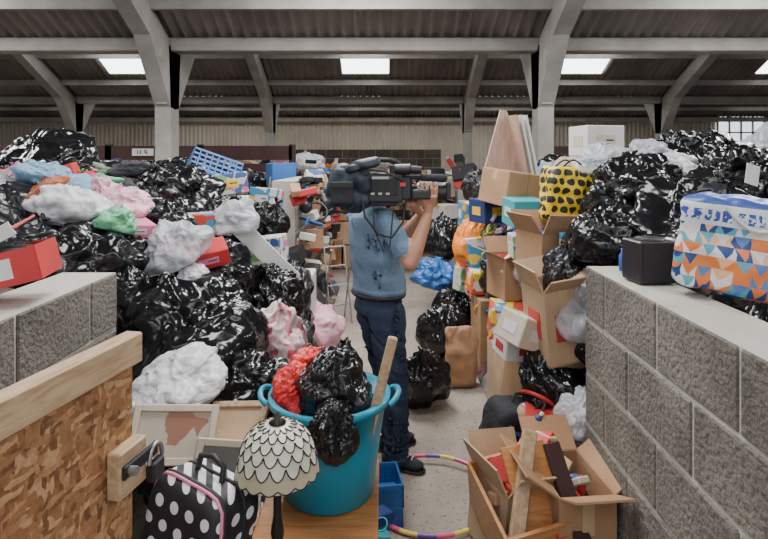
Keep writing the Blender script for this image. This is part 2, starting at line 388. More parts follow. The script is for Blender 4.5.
def hand(name,xc,side,wr):
    bm=bmesh.new()
    def P(a,th,R): return Vector((xc+a,BY+side*R*math.cos(th),BZ+R*math.sin(th)))
    base=P(0,math.radians(-75),RB+.028)
    kn=[P(a,math.radians(-25),RB+.015) for a in (.03,.01,-.012,-.032)]
    hull(bm,[(wr,.025),(wr.lerp(base,.6),.026),(base,.022)],6)
    hull(bm,[(base+Vector((.025,0,0)),.016),(base+Vector((-.025,0,0)),.016)]+[(k,.0115) for k in kn],6)
    ln=[.92,1.0,.95,.78]
    for k,(a,l) in enumerate(zip((.034,.011,-.013,-.036),ln)):
        ths=[-25,-25+48*l,-25+84*l,-25+112*l]; rr=[.0105,.0098,.009,.0078]
        pts=[P(a*(1+.05*i),math.radians(t),RB+.011+(.004 if i in(1,) else 0)) for i,t in enumerate(ths)]
        for i in range(3): hull(bm,[(pts[i],rr[i]),(pts[i+1],rr[i+1])],5)
    tp=[base+Vector((.03,0,0)),Vector((xc+.045,BY-side*RB*.85,BZ-RB*.75)),Vector((xc+.04,BY-side*(RB+.011),BZ-.004)),Vector((xc+.034,BY-side*(RB+.006),BZ+.022))]
    for i in range(3): hull(bm,[(tp[i],[.015,.0125,.0105][i]),(tp[i+1],[.0125,.0105,.009][i])],5)
    mm=remesh(bm,.003,3); mm.materials.clear(); mm.materials.append(skin)
    for p in mm.polygons: p.use_smooth=True
    o=bpy.data.objects.new(name,mm); COL.objects.link(o); o.parent=man
hand('right_hand',.245,-1,wrR); hand('left_hand',.155,1,wrL)
# ---------------------------------------------------------------- building shell
D1,D2,D3=7.16,13.66,20.3
EZ,RZ=3.3,4.92
b=B('floor'); b.box((0,8.5,-.1),(32,26,.2),floorm()); b.done()
def corr(name,y0,z0,y1,z1,m,x0=-15.5,x1=15.5,per=.155,amp=.034):
    V=[];F=[]; nx=int((x1-x0)/per)*6
    dn=Vector((0,-(z1-z0),(y1-y0))).normalized()
    for i in range(nx+1):
        x=x0+(x1-x0)*i/nx; w=amp*math.sin(2*math.pi*(x-x0)/per)
        V+=[tuple(Vector((x,y0,z0))+dn*w),tuple(Vector((x,y1,z1))+dn*w)]
        if i: F.append((2*i-2,2*i,2*i+1,2*i-1))
    me=bpy.data.meshes.new(name); me.from_pydata(V,[],F); me.polygons.foreach_set('use_smooth',[True]*len(F)); me.materials.append(m); me.update()
    o=bpy.data.objects.new(name,me); COL.objects.link(o); return o
rd=[.66,3.91,7.16,10.41,13.66,16.98,20.3]
rz=[EZ,RZ,EZ,RZ,EZ,RZ,EZ]
for i in range(6): corr('ceiling',rd[i],rz[i],rd[i+1],rz[i+1],roofm)
corr('ceiling',-2.6,RZ,.66,EZ,roofm)
corr('wall_back',20.35,0,20.352,3.35,sheetb)
b=B('wall_left'); b.box((-15.5,9,1.65),(.15,23,3.3),sheetb); b.done()
b=B('wall_right'); b.box((15.5,9,1.65),(.15,23,3.3),sheetb); b.done()
b=B('roof_purlins')
for i in range(6):
    for f in ((.3,.62,.9) if i%2==0 else (.2,.5,.78)):
        y=rd[i]+(rd[i+1]-rd[i])*f; z=rz[i]+(rz[i+1]-rz[i])*f-.1
        b.box((0,y,z),(31,.07,.12),conc)
b.done()
b=B('valley_beam')
for y in (D1,D2,D3-.1): 
    b.box((0,y,EZ-.08),(31,.26,.17),conc,bev=.015)
b.done()
def frame(x,y):
    b=B('concrete_portal_frame'); w=.2
    e=(w,0,0); X=x-w/2
    b.poly([(X,y-.13,0),(X,y+.13,0),(X,y+.14,2.4),(X,y+.2,EZ-.1),(X,y-.2,EZ-.1),(X,y-.14,2.4)],e,conc)
    for sgn in (-1,1):
        yr=y+sgn*3.25
        b.poly([(X,y,2.4),(X,y+sgn*.14,2.42),(X,y+sgn*.75,3.2),(X,yr,RZ-.45),(X,yr,RZ-.13),(X,y,EZ-.12)],e,conc)
    b.box((x,y-.16,2.5),(w*.7,.05,.1),conc,bev=.01)
    b.box((x,y-.45,3.02),(w+.03,.1,.16),conc,bev=.01,rot=(-.75,0,0))
    return b.done()
for x in (-12.4,-7.6,-2.8,2.05,6.85,11.6):
    frame(x,D1); frame(x,D2)
sky1=emis('skylight_sheet',(.93,.97,1),6)
sky2=emis('skylight_sheet_far',(.9,.93,.95),1.8)
def skylight(xc,i,f0,f1,m,w=1.0):
    y0=rd[i]+(rd[i+1]-rd[i])*f0; z0=rz[i]+(rz[i+1]-rz[i])*f0-.04
    y1=rd[i]+(rd[i+1]-rd[i])*f1; z1=rz[i]+(rz[i+1]-rz[i])*f1-.04
    b=B('window_roof'); b.poly([(xc-w/2,y0,z0),(xc+w/2,y0,z0),(xc+w/2,y1,z1),(xc-w/2,y1,z1)],(0,0,.02),m); b.done()
for xc in (-10.6,-5.75,-.42,4.45,9.05,13.4):
    skylight(xc,3,.25,.71,sky1,1.06)
    skylight(xc-.4,5,.35,.72,sky2,1.6)
    if abs(xc)<9: skylight(xc,1,.2,.6,sky1)
def area(loc,rot,sx,sy,e,col=(.99,.985,.97)):
    l=bpy.data.lights.new('daylight','AREA'); l.shape='RECTANGLE'; l.size=sx; l.size_y=sy; l.energy=e; l.color=col
    o=bpy.data.objects.new('unseen_daylight_lamp',l); COL.objects.link(o); o.location=loc; o.rotation_euler=rot
for xc in (-5.35,-.35,4.25):
    area((xc,5.2,3.95),(0,0,0),1.3,1.6,200)
    area((xc,2.4,3.9),(0,0,0),1.3,1.6,130)
    area((xc,10.6,4.7),(0,0,0),1.2,1.4,190)
    area((xc,17.0,4.65),(0,0,0),1.5,1.4,190)
area((0,-1.2,3.9),(math.radians(35),0,0),5,1.5,90)  # added fill behind the camera for open-front daylight, not under a skylight
b=B('window_1')
b.box((13.0,20.25,2.75),(1.7,.05,1.15),emis('window_glass',(.8,.88,.95),1.8))
for i in range(5): b.box((12.15+i*.425,20.2,2.75),(.05,.06,1.2),conc)
for z in (2.15,2.75,3.35): b.box((13,20.2,z),(1.75,.06,.05),conc)
b.done()
# ---------------------------------------------------------------- block walls
def blockwall(name,x0,x1,y0,y1,top,ch=.25,bl=.46):
    b=B(name); m=.007
    b.box(((x0+x1)/2,(y0+y1)/2,top/2-.003),(x1-x0-.012,y1-y0-.012,top-.006),mortar)
    n=int(round(top/ch))
    alongy=(y1-y0)>(x1-x0)
    for c in range(n):
        z=c*top/n+top/n/2; off=0 if c%2 else -bl/2
        a0,a1=(y0,y1) if alongy else (x0,x1)
        p=a1-off
        while p>a0+.01:
            q=max(a0,p-bl); pe=min(p,a1)
            if pe-q>.05:
                cc=(pe+q)/2; L_=pe-q-m*2
                if alongy: b.box(((x0+x1)/2,cc,z),(x1-x0+rnd(0,.006),L_,top/n-m*2),blockm,bev=.006)
                else: b.box((cc,(y0+y1)/2,z),(L_,y1-y0+rnd(0,.006),top/n-m*2),blockm,bev=.006)
            p=q
    return b.done()
blockwall('block_wall',-1.45,-1.2,-.4,2.5,1.25)
blockwall('block_wall',.96,1.2,-.4,2.65,1.25)
blockwall('block_wall',-1.1,-.86,5.4,7.0,1.55)
blockwall('block_wall',1.35,1.6,6.0,7.2,1.5)
blockwall('block_wall',-1.1,-.86,9.0,12.5,1.5)
blockwall('block_wall',1.2,1.45,9.0,12.5,1.5)
blockwall('block_wall',-2.6,1.6,15.5,15.75,2.05)
for (x0,x1,y) in ((-6.5,-1.3,8.0),(1.7,7.5,8.2)):
    blockwall('block_wall',x0,x1,y-.1,y+.1,1.5)
    b=B('dark_rail_partition'); xm=(x0+x1)/2
    b.box((xm,y-.14,1.85),(x1-x0,.05,.2),woodd)
    b.box((xm,y-.14,1.64),(x1-x0,.05,.12),woodd)
    n=4
    for i in range(n+1): b.box((x0+(x1-x0)*i/n,y-.13,.98),(.09,.07,1.98),woodd)
    b.done()
b=B('number_sign'); b.box((0,0,0),(.3,.01,.1),paper)
for dx in (-.07,-.03): b.box((dx,-.007,0),(.012,.004,.06),darkm)
b.tube([(.04+.018*math.cos(a),-.008,.012+.018*math.sin(a)) for a in [i*math.pi/5 for i in range(10)]],.005,darkm,6,True); b.box((.056,-.007,-.01),(.01,.004,.04),darkm)
b.done((-3.4,7.82,1.86))
# ---------------------------------------------------------------- OSB gate
gate=empty('osb_gate',(-.68,1.5,0)); gate.rotation_euler=(0,0,-math.radians(11))
b=B('board'); b.box((-.01,-.75,.62),(.018,1.5,1.16),osbm); b.done(parent=gate)
b=B('top_rail'); b.box((.0,-.75,1.245),(.05,1.52,.08),pine,bev=.004); b.done(parent=gate)
b=B('bracing_timber'); b.box((-.04,-.75,.2),(.04,1.5,.09),pine,bev=.004); b.box((-.045,-.05,.7),(.045,.09,1.1),pine,bev=.004); b.box((.02,-.05,.95),(.04,.11,.12),pine,bev=.004); b.done(parent=gate)
b=B('latch')
b.box((.045,-.03,.96),(.012,.14,.035),darkm,bev=.003)
b.tube([(.05,.03+.03*math.cos(a),.93+.045*math.sin(a)) for a in [i*math.pi/8 for i in range(9)]],.006,greym)
b.box((.05,.03,.905),(.025,.055,.055),darkm,bev=.006); b.cyl((.045,-.08,.96),(.07,-.08,.96),.012,.012,greym)
b.done(parent=gate)
# ---------------------------------------------------------------- bags
def bagmesh(seed):
    bm=bmesh.new(); bmesh.ops.create_icosphere(bm,subdivisions=6,radius=1)
    o=Vector((seed*7.3,seed*3.1,-seed*5.7)); nn=noise.noise
    for v in bm.verts:
        n=v.co.normalized()
        w=Vector((nn(n*1.4+o),nn(n*1.4+o+Vector((9,0,0))),nn(n*1.4+o+Vector((0,9,0)))))
        r=1.0+.36*nn(n*1.0+o)+.16*nn(n*2.3-o)
        az=math.atan2(n.y,n.x)
        t=max(0,(n.z+.1)/1.1)
        # long soft folds running down from the tied neck
        q=Vector((n.x*2.6,n.y*2.6,n.z*.8))+w*.8+o
        r-=(.09+.17*t)*abs(nn(q))
        q=Vector((n.x*6,n.y*6,n.z*1.5))+w*1.4-o
        r-=(.035+.10*t)*abs(nn(q))
        r-=.02*abs(nn(Vector((n.x*11,n.y*11,n.z*5))+w*2+o))
        r-=.06*t*(1-t)*4*abs(math.sin(az*4.5+3*w.x+seed))**1.5
        p=n*r; p.z*=.84
        if n.z>.94:
            s=(n.z-.94)/.06; k=1-.62*s**.5; p.x*=k; p.y*=k; p.z+=.12*s**1.5
        if p.z<-.58: p.z=-.58+(p.z+.58)*.2
        v.co=p
    for sg in (-1,1):
        e=bmesh.new(); bmesh.ops.create_icosphere(e,subdivisions=3,radius=1)
        for v in e.verts:
            n=v.co.copy(); u=(n.z+1)/2
            v.co=Vector((sg*(.01+.12*u)+n.x*(.02+.06*u),n.y*(.02+.015*u)+.03*nn(n*3+o),.88+.13*u+.02*math.sin(n.x*9)))
        me=bpy.data.meshes.new('t'); e.to_mesh(me); e.free(); bm.from_mesh(me)
    for f in bm.faces: f.smooth=True
    me=bpy.data.meshes.new('garbage_bag_%d'%seed); bm.to_mesh(me); bm.free(); me.materials.append(black); return me
BM=[bagmesh(i) for i in range(9)]
def bag(x,y,z,w,h,m=None,dep=None,rot=None,name=None):
    m=m or black
    nm=name or {'black_plastic':'black_garbage_bag','black_plastic_matte':'black_garbage_bag','white_plastic':'white_plastic_bag','clear_plastic':'clear_plastic_bag','pink_plastic':'pink_plastic_bag','green_plastic':'green_plastic_bag','blue_plastic_film':'blue_plastic_bag','red_plastic_film':'red_plastic_bag','orange_plastic_film':'orange_plastic_bag','printed_carrier':'printed_carrier_bag','mixed_cloth':'bundle_of_clothes'}.get(m.name,'plastic_bag')
    o=bpy.data.objects.new(nm,random.choice(BM)); COL.objects.link(o)
    o.location=(x,y,z); o.scale=(w/2*1.12,(dep or w)/2*1.1,h/2*1.35)
    o.rotation_euler=rot or (rnd(-.5,.5),rnd(-.5,.5),rnd(0,6.28))
    o.material_slots[0].link='OBJECT'; o.material_slots[0].material=m
    return o
def hL(x,y):
    u=-x; t=max(0,min(1,(u-.5)/1.3)); return 1.55*t**.7
def hR(x,y):
    t=max(0,min(1,(x-.72)/1.0)); return 1.62*t**.6
def mound(name,fx,x0,x1,y0,y1,drop=.3):
    nx,ny=60,80; V=[];F=[]
    for j in range(ny+1):
        for i in range(nx+1):
            x=x0+(x1-x0)*i/nx; y=y0+(y1-y0)*j/ny
            V.append((x,y,max(0.01,fx(x,y)-drop+.12*noise.noise(Vector((x*3,y*3,1)))+.06*noise.noise(Vector((x*9,y*9,1))))))
    for j in range(ny):
        for i in range(nx):
            a=j*(nx+1)+i; F.append((a,a+1,a+nx+2,a+nx+1))
    me=bpy.data.meshes.new(name); me.from_pydata(V,[],F); me.polygons.foreach_set('use_smooth',[True]*len(F)); me.materials.append(junk); me.update()
    o=bpy.data.objects.new(name,me); COL.objects.link(o)
mound('heap_of_old_clothes',hL,-4.2,-.6,2.55,7.7)
mound('heap_of_old_clothes',hR,.75,4.4,2.75,7.9)
Lb=[(-1.6,4.2,1.47,.68,.45,black),(-2.75,4.5,1.68,.78,.42,black),(-1.71,3.0,1.5,.4,.24,white),(-1.5,3.2,1.49,.28,.2,pink),
(-1.95,3.6,1.58,.42,.16,green),(-1.56,2.9,1.2,.55,.36,black),(-1.12,3.0,1.28,.34,.24,greyp),(-1.37,3.4,1.35,.42,.32,black),
(-.95,2.75,.88,.7,.48,black),(-1.05,3.4,1.05,.42,.44,black),(-.84,2.3,.84,.36,.18,white),(-.92,2.25,.72,.34,.2,greyp),(-.6,2.95,.76,.42,.42,floral),
(-.76,3.6,.85,.44,.38,black),(-.64,2.55,.7,.42,.3,black),(-1.15,4.0,1.25,.42,.42,black),(-1.0,4.5,1.15,.42,.5,black),
(-1.75,2.75,1.28,.5,.3,black2),(-2.1,3.1,1.52,.42,.24,greyp),(-1.0,3.7,1.36,.3,.22,greyp),(-2.3,3.9,1.62,.5,.24,black),(-1.88,3.3,1.55,.3,.18,white),
(-2.0,2.4,1.40,.42,.22,white),(-2.4,2.7,1.5,.5,.3,black2),(-1.9,2.0,1.3,.45,.24,black),(-1.35,2.75,1.02,.44,.38,black),(-.62,2.8,.45,.5,.4,black),
(-.7,3.4,.5,.5,.46,black),(-.68,3.9,.4,.4,.5,black2),(-1.15,2.75,.55,.6,.5,black),(-.85,2.45,.45,.5,.5,black),(-.75,4.3,.7,.34,.4,black2),(-1.9,5.2,1.6,.5,.3,black),(-3.3,4.2,1.62,.6,.4,black),
(-1.28,3.2,1.24,.22,.16,pink),(-.92,3.1,.98,.34,.24,black),(-1.6,3.4,1.46,.3,.2,greyp),(-1.0,2.95,1.1,.2,.16,white),(-1.7,3.3,1.58,.2,.14,pink),(-1.42,2.95,1.42,.22,.14,green)]
for a in Lb: bag(*a)
cols=[black]*13+[black2]*4+[white,greyp,pink,blue,junk,floral]
for i in range(8):
    for j in range(9):
        u=.75+i*.42+rnd(-.12,.12); y=3.0+j*.52+rnd(-.14,.14)
        if u<1.35 and 5.1<y<7.3: continue
        if y>7.3: continue
        s=rnd(.42,.62); m=random.choice(cols)
        bag(-u,y,hL(-u,y)-.12+rnd(-.06,.05),s,s*rnd(.6,.8),m)
for i in range(10):
    s=rnd(.4,.55); bag(rnd(-2.9,-1.8),rnd(1.2,2.6),rnd(.95,1.12),s,s*.7,random.choice([black,black2,black,greyp]))
for i in range(10):
    bag(-1.95-(i%4)*.5,1.3+(i//4)*.6,.55,.6,.8,black2)
Rb=[(1.83,3.5,1.74,.54,.32,black),(1.85,2.9,1.64,.5,.34,black),(1.45,3.2,1.56,.52,.36,black),(1.62,2.75,1.44,.68,.38,black),(1.25,3.0,1.33,.46,.36,black),
(1.42,3.6,1.74,.36,.2,greyp),(1.68,3.4,1.76,.32,.2,greyp),(1.62,3.1,1.7,.3,.16,white),(2.3,3.2,1.82,.4,.26,greyp),(2.35,3.0,1.7,.5,.3,black),(2.1,3.6,1.75,.5,.3,black),
(2.1,2.5,1.5,.6,.4,black),(.9,2.95,.52,.32,.4,black),(.98,2.78,.46,.2,.26,white),(1.02,3.1,1.1,.3,.3,black2),(1.05,2.85,.95,.3,.34,greyp),
(.55,4.95,.22,.46,.46,black),(.29,3.95,.2,.32,.42,black),(.62,6.3,.84,.46,.5,black),(.55,5.9,.52,.46,.3,blue),(.72,5.6,.25,.4,.5,black),
(.8,5.1,.98,.3,.42,orange),(.2,2.2,.08,.36,.2,black),(.95,5.6,1.5,.3,.25,black2),(1.9,2.1,1.2,.6,.5,black2),(1.6,2.3,1.05,.5,.5,black),(1.8,1.6,1.0,.6,.5,black),(2.4,1.8,1.1,.6,.5,black)]
for a in Rb: bag(*a)
cols2=[black]*9+[black2]*2+[white,greyp,blue,junk,floral]
for i in range(8):
    for j in range(9):
        x=1.15+i*.42+rnd(-.12,.12); y=3.1+j*.52+rnd(-.14,.14)
        if 1.0<x<1.9 and 5.7<y<7.5: continue
        if y>7.5: continue
        s=rnd(.42,.6); bag(x,y,hR(x,y)-.12+rnd(-.06,.08),s,s*rnd(.6,.8),random.choice(cols2))
# loose crumpled clothes lying between the bags
for i in range(60):
    u=rnd(.85,3.2); y=rnd(2.8,6.6)
    if u<1.4 and y>5: continue
    s=rnd(.16,.34); bag(-u,y,hL(-u,y)+rnd(.0,.1),s,s*.5,random.choice(cloths),name='crumpled_garment')
for i in range(30):
    x=rnd(.95,2.6); y=rnd(3.2,6)
    s=rnd(.14,.3); bag(x,y,hR(x,y)+rnd(.0,.08),s,s*.5,random.choice(cloths),name='crumpled_garment')
# ---------------------------------------------------------------- cartons
def carton(name,x,y,z,w,d,h,m=card,rot=(0,0,0),open_=False,label=None,inner=None,tp=True):
    b=B(name)
    if open_:
        t=.008
        b.box((0,0,t/2),(w,d,t),m)
        for sx in (-1,1): b.box((sx*(w/2-t/2),0,h/2),(t,d,h),m)
        for sy in (-1,1): b.box((0,sy*(d/2-t/2),h/2),(w-2*t,t,h),m)
        for sx in (-1,1):
            a=rnd(.3,1.3); L_=d*.45
            b.box((sx*(w/2+math.cos(a)*L_/2),0,h+math.sin(a)*L_/2),(L_,d*.98,t),m,rot=(0,-sx*a,0))
        for sy in (-1,1):
            a=rnd(.3,1.3); L_=d*.45
            b.box((0,sy*(d/2+math.cos(a)*L_/2),h+math.sin(a)*L_/2),(w*.98,L_,t),m,rot=(sy*a,0,0))
        b.box((0,-d/2-.002,h*.8),(.05,.003,h*.38),tape)
        if inner:
            for i in range(7): b.box((rnd(-w/3,w/3),rnd(-d/3,d/3),h*.75+rnd(-.02,.05)),(rnd(.08,.16),rnd(.05,.12),rnd(.03,.12)),random.choice([paper,redc,bluec,darkm,cream]),rot=(rnd(-1,1),rnd(-1,1),rnd(0,3)),bev=.006)
    else:
        b.box((0,0,h/2),(w,d,h),m,bev=.006)
        if tp:
            b.box((0,-d*.001,h/2),(w*.004,d*1.004,h*1.002),darkm)
            b.box((0,0,h+.001),(w*1.002,.05,.003),tape); b.box((w/2,0,h*.85),(.003,.05,h*.3),tape); b.box((-w/2,0,h*.85),(.003,.05,h*.3),tape)
    if label:
        b.box((0,-d/2-.002,h*.5),(w*.5,.003,h*.35),label); b.box((-w/2-.002,0,h*.5),(.003,d*.5,h*.35),label)
        b.box((w*.1,-d/2-.004,h*.52),(w*.2,.002,h*.05),darkm)
    return b.done((x,y,z),rot)
carton('cardboard_box',1.02,4.5,1.38,.4,.34,.28,card,(.1,.12,.5))
carton('cardboard_box',1.05,3.5,1.0,.34,.3,.3,card,(0,.05,.3),True,inner=True)
carton('white_carton',1.7,4.45,1.78,.32,.28,.24,paper,(0,0,.2),label=cream,tp=False)
carton('cardboard_box',.92,2.98,.7,.2,.26,.4,card2,(.05,-.12,.2),True,label=redc)
carton('shoe_box',.76,3.02,.74,.28,.2,.16,cream,(.1,.35,.5),label=paper,tp=False)
carton('shoe_box',.80,3.2,.62,.3,.2,.12,paper,(.05,.1,.2),label=redc,tp=False)
carton('cardboard_box',.98,4.1,.75,.34,.3,.3,card,(0,0,.25),True,inner=True)
carton('cardboard_box',.92,3.7,.1,.36,.4,.42,card2,(0,0,.1))
carton('cardboard_box',.9,3.3,.3,.3,.3,.34,card,(.1,.1,.3),True)
carton('cardboard_box',.92,4.7,.0,.3,.3,.6,card,(0,0,.1))
carton('printed_box',.92,4.75,1.22,.3,.25,.2,navy,(0,0,.4),label=yellow,tp=False)
carton('printed_box',1.05,4.2,1.26,.25,.22,.2,tealc,(.1,.0,.2),label=paper,tp=False)
carton('printed_box',.98,5.2,.3,.26,.3,.34,redc,(0,.1,.2),label=paper,tp=False)
for i,(x,y,z,w,d,h,mm) in enumerate([(.84,4.75,.62,.26,.2,.18,toyA),(.86,5.0,.8,.2,.2,.26,toyB),(.82,5.3,.5,.28,.2,.22,toyC),(.84,5.35,.72,.24,.2,.2,toyA),(.9,5.5,1.1,.3,.2,.24,toyB),
    (1.0,3.85,1.08,.24,.2,.16,toyC),(.86,3.9,.52,.26,.22,.22,toyA),(1.15,3.2,1.22,.24,.2,.1,toyB),(-1.25,3.75,1.25,.26,.2,.14,toyA),(-1.3,4.7,1.45,.3,.2,.18,toyC),(-1.05,4.9,1.3,.24,.2,.2,toyB),
    (-.85,4.15,.98,.24,.2,.2,toyC)]):
    carton('product_box',x,y,z,w,d,h,mm,(rnd(-.15,.15),rnd(-.15,.15),rnd(-.4,.6)),label=random.choice([paper,None,yellow]),tp=False)
carton('gift_box',-1.02,3.2,1.16,.24,.18,.1,redc,(.3,-.2,.4),label=pinkc,tp=False)
carton('gift_box',-1.4,3.05,1.34,.22,.16,.08,pinkc,(.2,.1,.8),label=paper,tp=False)
carton('cardboard_box',-1.15,4.9,1.0,.4,.34,.3,card,(.05,-.1,.3))
sb=empty('shoe_box_red',(-1.38,1.98,1.3)); sb.rotation_euler=(0,-.22,.25)
b=B('tray'); 
b.box((0,0,.005),(.36,.22,.008),redc)
for sx in (-1,1): b.box((sx*.18,0,.06),(.006,.22,.12),redc)
for sy in (-1,1): b.box((0,sy*.11,.06),(.36,.006,.12),redc)
b.box((0,-.114,.06),(.2,.002,.07),paper); b.done(parent=sb)
b=B('lid'); b.box((-.05,.02,.15),(.37,.24,.008),redc,rot=(.1,-.3,0)); b.box((-.05,-.1,.14),(.37,.006,.05),paper,rot=(.1,-.3,0)); b.done(parent=sb)
b=B('shoes')
for i in (-1,1): b.sph((.02,i*.045,.09),(.13,.04,.04),darkf); b.box((.0,i*.045,.06),(.24,.07,.02),paper,bev=.008)
b.done(parent=sb)
bag(-1.45,1.62,1.33,.2,.16,white)
# ---------------------------------------------------------------- assorted clutter
pal=[redc,bluec,navy,tealc,greenc,orangec,pinkc,yellow,cream,paper,card,card2,darkm,greym,purple,pine,woodd]
def clutter(name,n,fn,smin=.05,smax=.22,pl=pal):
    b=B(name)
    for i in range(n):
        x,y,z=fn(i); k=random.random(); m=random.choice(pl); s=rnd(smin,smax)
        if k<.55: b.box((x,y,z),(s,s*rnd(.4,1),s*rnd(.2,.9)),m,rot=(rnd(-.4,.4),rnd(-.4,.4),rnd(0,3)),bev=s*.03)
        elif k<.68: b.sph((x,y,z),(s*.4,s*.4,s*.4),m)
        elif k<.85:
            a=Vector((rnd(-1,1),rnd(-1,1),rnd(.3,1.5))).normalized()*s*.5; c=Vector((x,y,z)); r=s*.2
            b.cyl(c-a,c+a*.5,r,r,m,14); b.cyl(c+a*.5,c+a*.8,r,r*.4,m,14); b.cyl(c+a*.8,c+a*1.1,r*.4,r*.4,paper,12)
        else:
            c=Vector((x,y,z)); a=Euler((rnd(-1,1),rnd(-1,1),0)).to_matrix()
            b.tube([c+a@Vector((math.cos(t)*s*.5,math.sin(t)*s*.5,0)) for t in [q*math.pi/8 for q in range(16)]],s*.06,m,6,True)
    return b.done()
clutter('assorted_household_items',120,lambda i:(lambda x,y:(x,y,hR(x,y)+rnd(-.15,.08)))(rnd(.85,1.25),rnd(2.9,6)))
clutter('assorted_toys',90,lambda i:(lambda x,y:(x,y,rnd(.4,1.3)))(rnd(.82,1.05),rnd(4.6,5.8)),.06,.2,[redc,tealc,greenc,orangec,yellow,pinkc,bluec,paper])
clutter('assorted_household_items',130,lambda i:(lambda x,y:(x,y,hL(x,y)+rnd(-.04,.12)))(rnd(-3.4,-.9),rnd(2.8,7)),.05,.18)
clutter('assorted_household_items',130,lambda i:(rnd(-.85,-.74),rnd(5.2,8.8),1.55*random.random()**.5),.08,.26,[card,card2,cream,paper,darkm,bluec,redc,darkm])
clutter('assorted_household_items',130,lambda i:(rnd(-5.5,-1.2),rnd(6.5,7.7),rnd(1.2,1.62)),.1,.35,[darkm,darkf,card,cream,paper,bluec,redc,purple])
clutter('assorted_household_items',130,lambda i:(rnd(1.1,6),rnd(6.2,7.9),rnd(1.1,1.65)),.1,.35,[darkm,darkf,card,cream,paper,bluec,redc,card2])
clutter('assorted_household_items',240,lambda i:(random.choice((-1,1))*rnd(.9,9),rnd(9,15),rnd(.1,1.75)),.15,.45,[darkm,darkf,card,cream,paper,bluec,redc,card2,orangec,pinkc])
clutter('assorted_furniture_and_boxes',90,lambda i:(rnd(-.8,1.2),rnd(9.4,11.5),rnd(.1,1.45)),.2,.5,[darkm,darkf,card,woodd,card2,wtab,woodd,cream,navy])
for i in range(26):
    sd=random.choice((-1,1)); carton('cardboard_box',sd*rnd(.95,1.1) ,8.2+i*.25,rnd(0,1.2),rnd(.25,.4),.3,rnd(.2,.4),random.choice([card,card2,paper,cream]),(0,0,rnd(0,1)))
for i in range(14):
    carton('cardboard_box',-.8+.33*(i%6)+rnd(-.04,.04),9.0,.02+.38*(i//6),rnd(.26,.32),.3,.36,random.choice([card,card2,card]),(0,0,rnd(-.1,.1)))
for i in range(30):
    sd=random.choice((-1,1)); s=rnd(.4,.8); bag(sd*rnd(1.4,7),rnd(8.6,13),rnd(1.3,1.65),s,s*.6,random.choice([black,black,white,greyp,junk,blue]))
# ---------------------------------------------------------------- tall leaning panels (right)
b=B('leaning_plywood_panel')
b.poly([(-.22,0,0),(.2,0,0),(.2,0,.25),(-.0,0,.66),(-.06,0,.66)],(0,.02,0),ply)
b.done((1.08,5.0,1.55),(-.1,.1,.3))
b=B('white_shelf_boards')
for i in range(3): b.box((.05*i,0,.3),(.02,.3,.62),paper if i else ply,rot=(0,-.22,0))
b.done((1.2,5.1,1.55),(0,0,.3))
b=B('wooden_post'); b.box((0,0,.8),(.05,.05,1.6),cream,bev=.003); b.done((.62,8.2,0),(0,.03,0)); 
b=B('white_leaning_board'); b.box((0,0,.0),(.12,.02,.7),paper,bev=.003); b.done((-.84,3.7,1.18),(.1,-.75,.2))
b=B('white_cabinet'); b.box((0,0,.32),(.24,.35,.64),paper,bev=.01); b.box((0,-.18,.33),(.21,.012,.58),paper,bev=.004); b.cyl((.07,-.2,.35),(.07,-.185,.35),.012,.012,greym); b.done((-.72,4.75,.15))
blue_cr=B('blue_crate')
def crate(b,w,d,h,m):
    t=.01; b.box((0,0,t/2),(w,d,t),m)
    for k in range(5):
        z=.02+k*(h-.02)/4
        for sy in(-1,1): b.box((0,sy*d/2,z),(w,t,.018),m)
        for sx in(-1,1): b.box((sx*w/2,0,z),(t,d,.018),m)
    nx=8
    for i in range(nx+1):
        for sy in(-1,1): b.box((-w/2+w*i/nx,sy*d/2,h/2),(t,t,h),m)
        for sx in(-1,1): b.box((sx*w/2,-d/2+d*i/nx,h/2),(t,t,h),m)
crate(blue_cr,.42,.3,.2,bluec); blue_cr.done((-1.5,4.75,1.55),(-.5,.35,.4))
for k in range(2):
    b=B('blue_crate'); crate(b,.15,.2,.1,bluec); b.done((.0,2.72,.0+.102*k),(0,0,.1+.05*k))
def pic(x,y,z,w,h,rot,fm,im):
    b=B('framed_picture'); t=.025
    b.box((0,.006,0),(w-.02,.006,h-.02),im)
    for s in (-1,1):
        b.box((s*(w/2-t/2),0,0),(t,.02,h),fm,bev=.003); b.box((0,0,s*(h/2-t/2)),(w-2*t,.02,t),fm,bev=.003)
    b.done((x,y,z),rot)
art=printed('painting',(.45,.38,.3),[(.3,.12,.07),(.4,.3,.18)],12,.5)
pic(-.76,2.0,.76,.3,.2,(-.55,.05,.1),cream,art)
pic(-.57,2.12,.74,.24,.18,(-.9,-.1,-.2),pine,card2)
pic(-.56,1.95,.6,.26,.3,(-.3,.3,.5),cream,greym)
b=B('stack_of_planks')
for i in range(5): b.box((-.66+.01*i,2.0,.12+i*.09),(.5-.04*i,.25,.03),random.choice([pine,cream,paper,wtab]),rot=(rnd(-.1,.1),rnd(-.1,.1),rnd(-.4,.4)))
b.done()
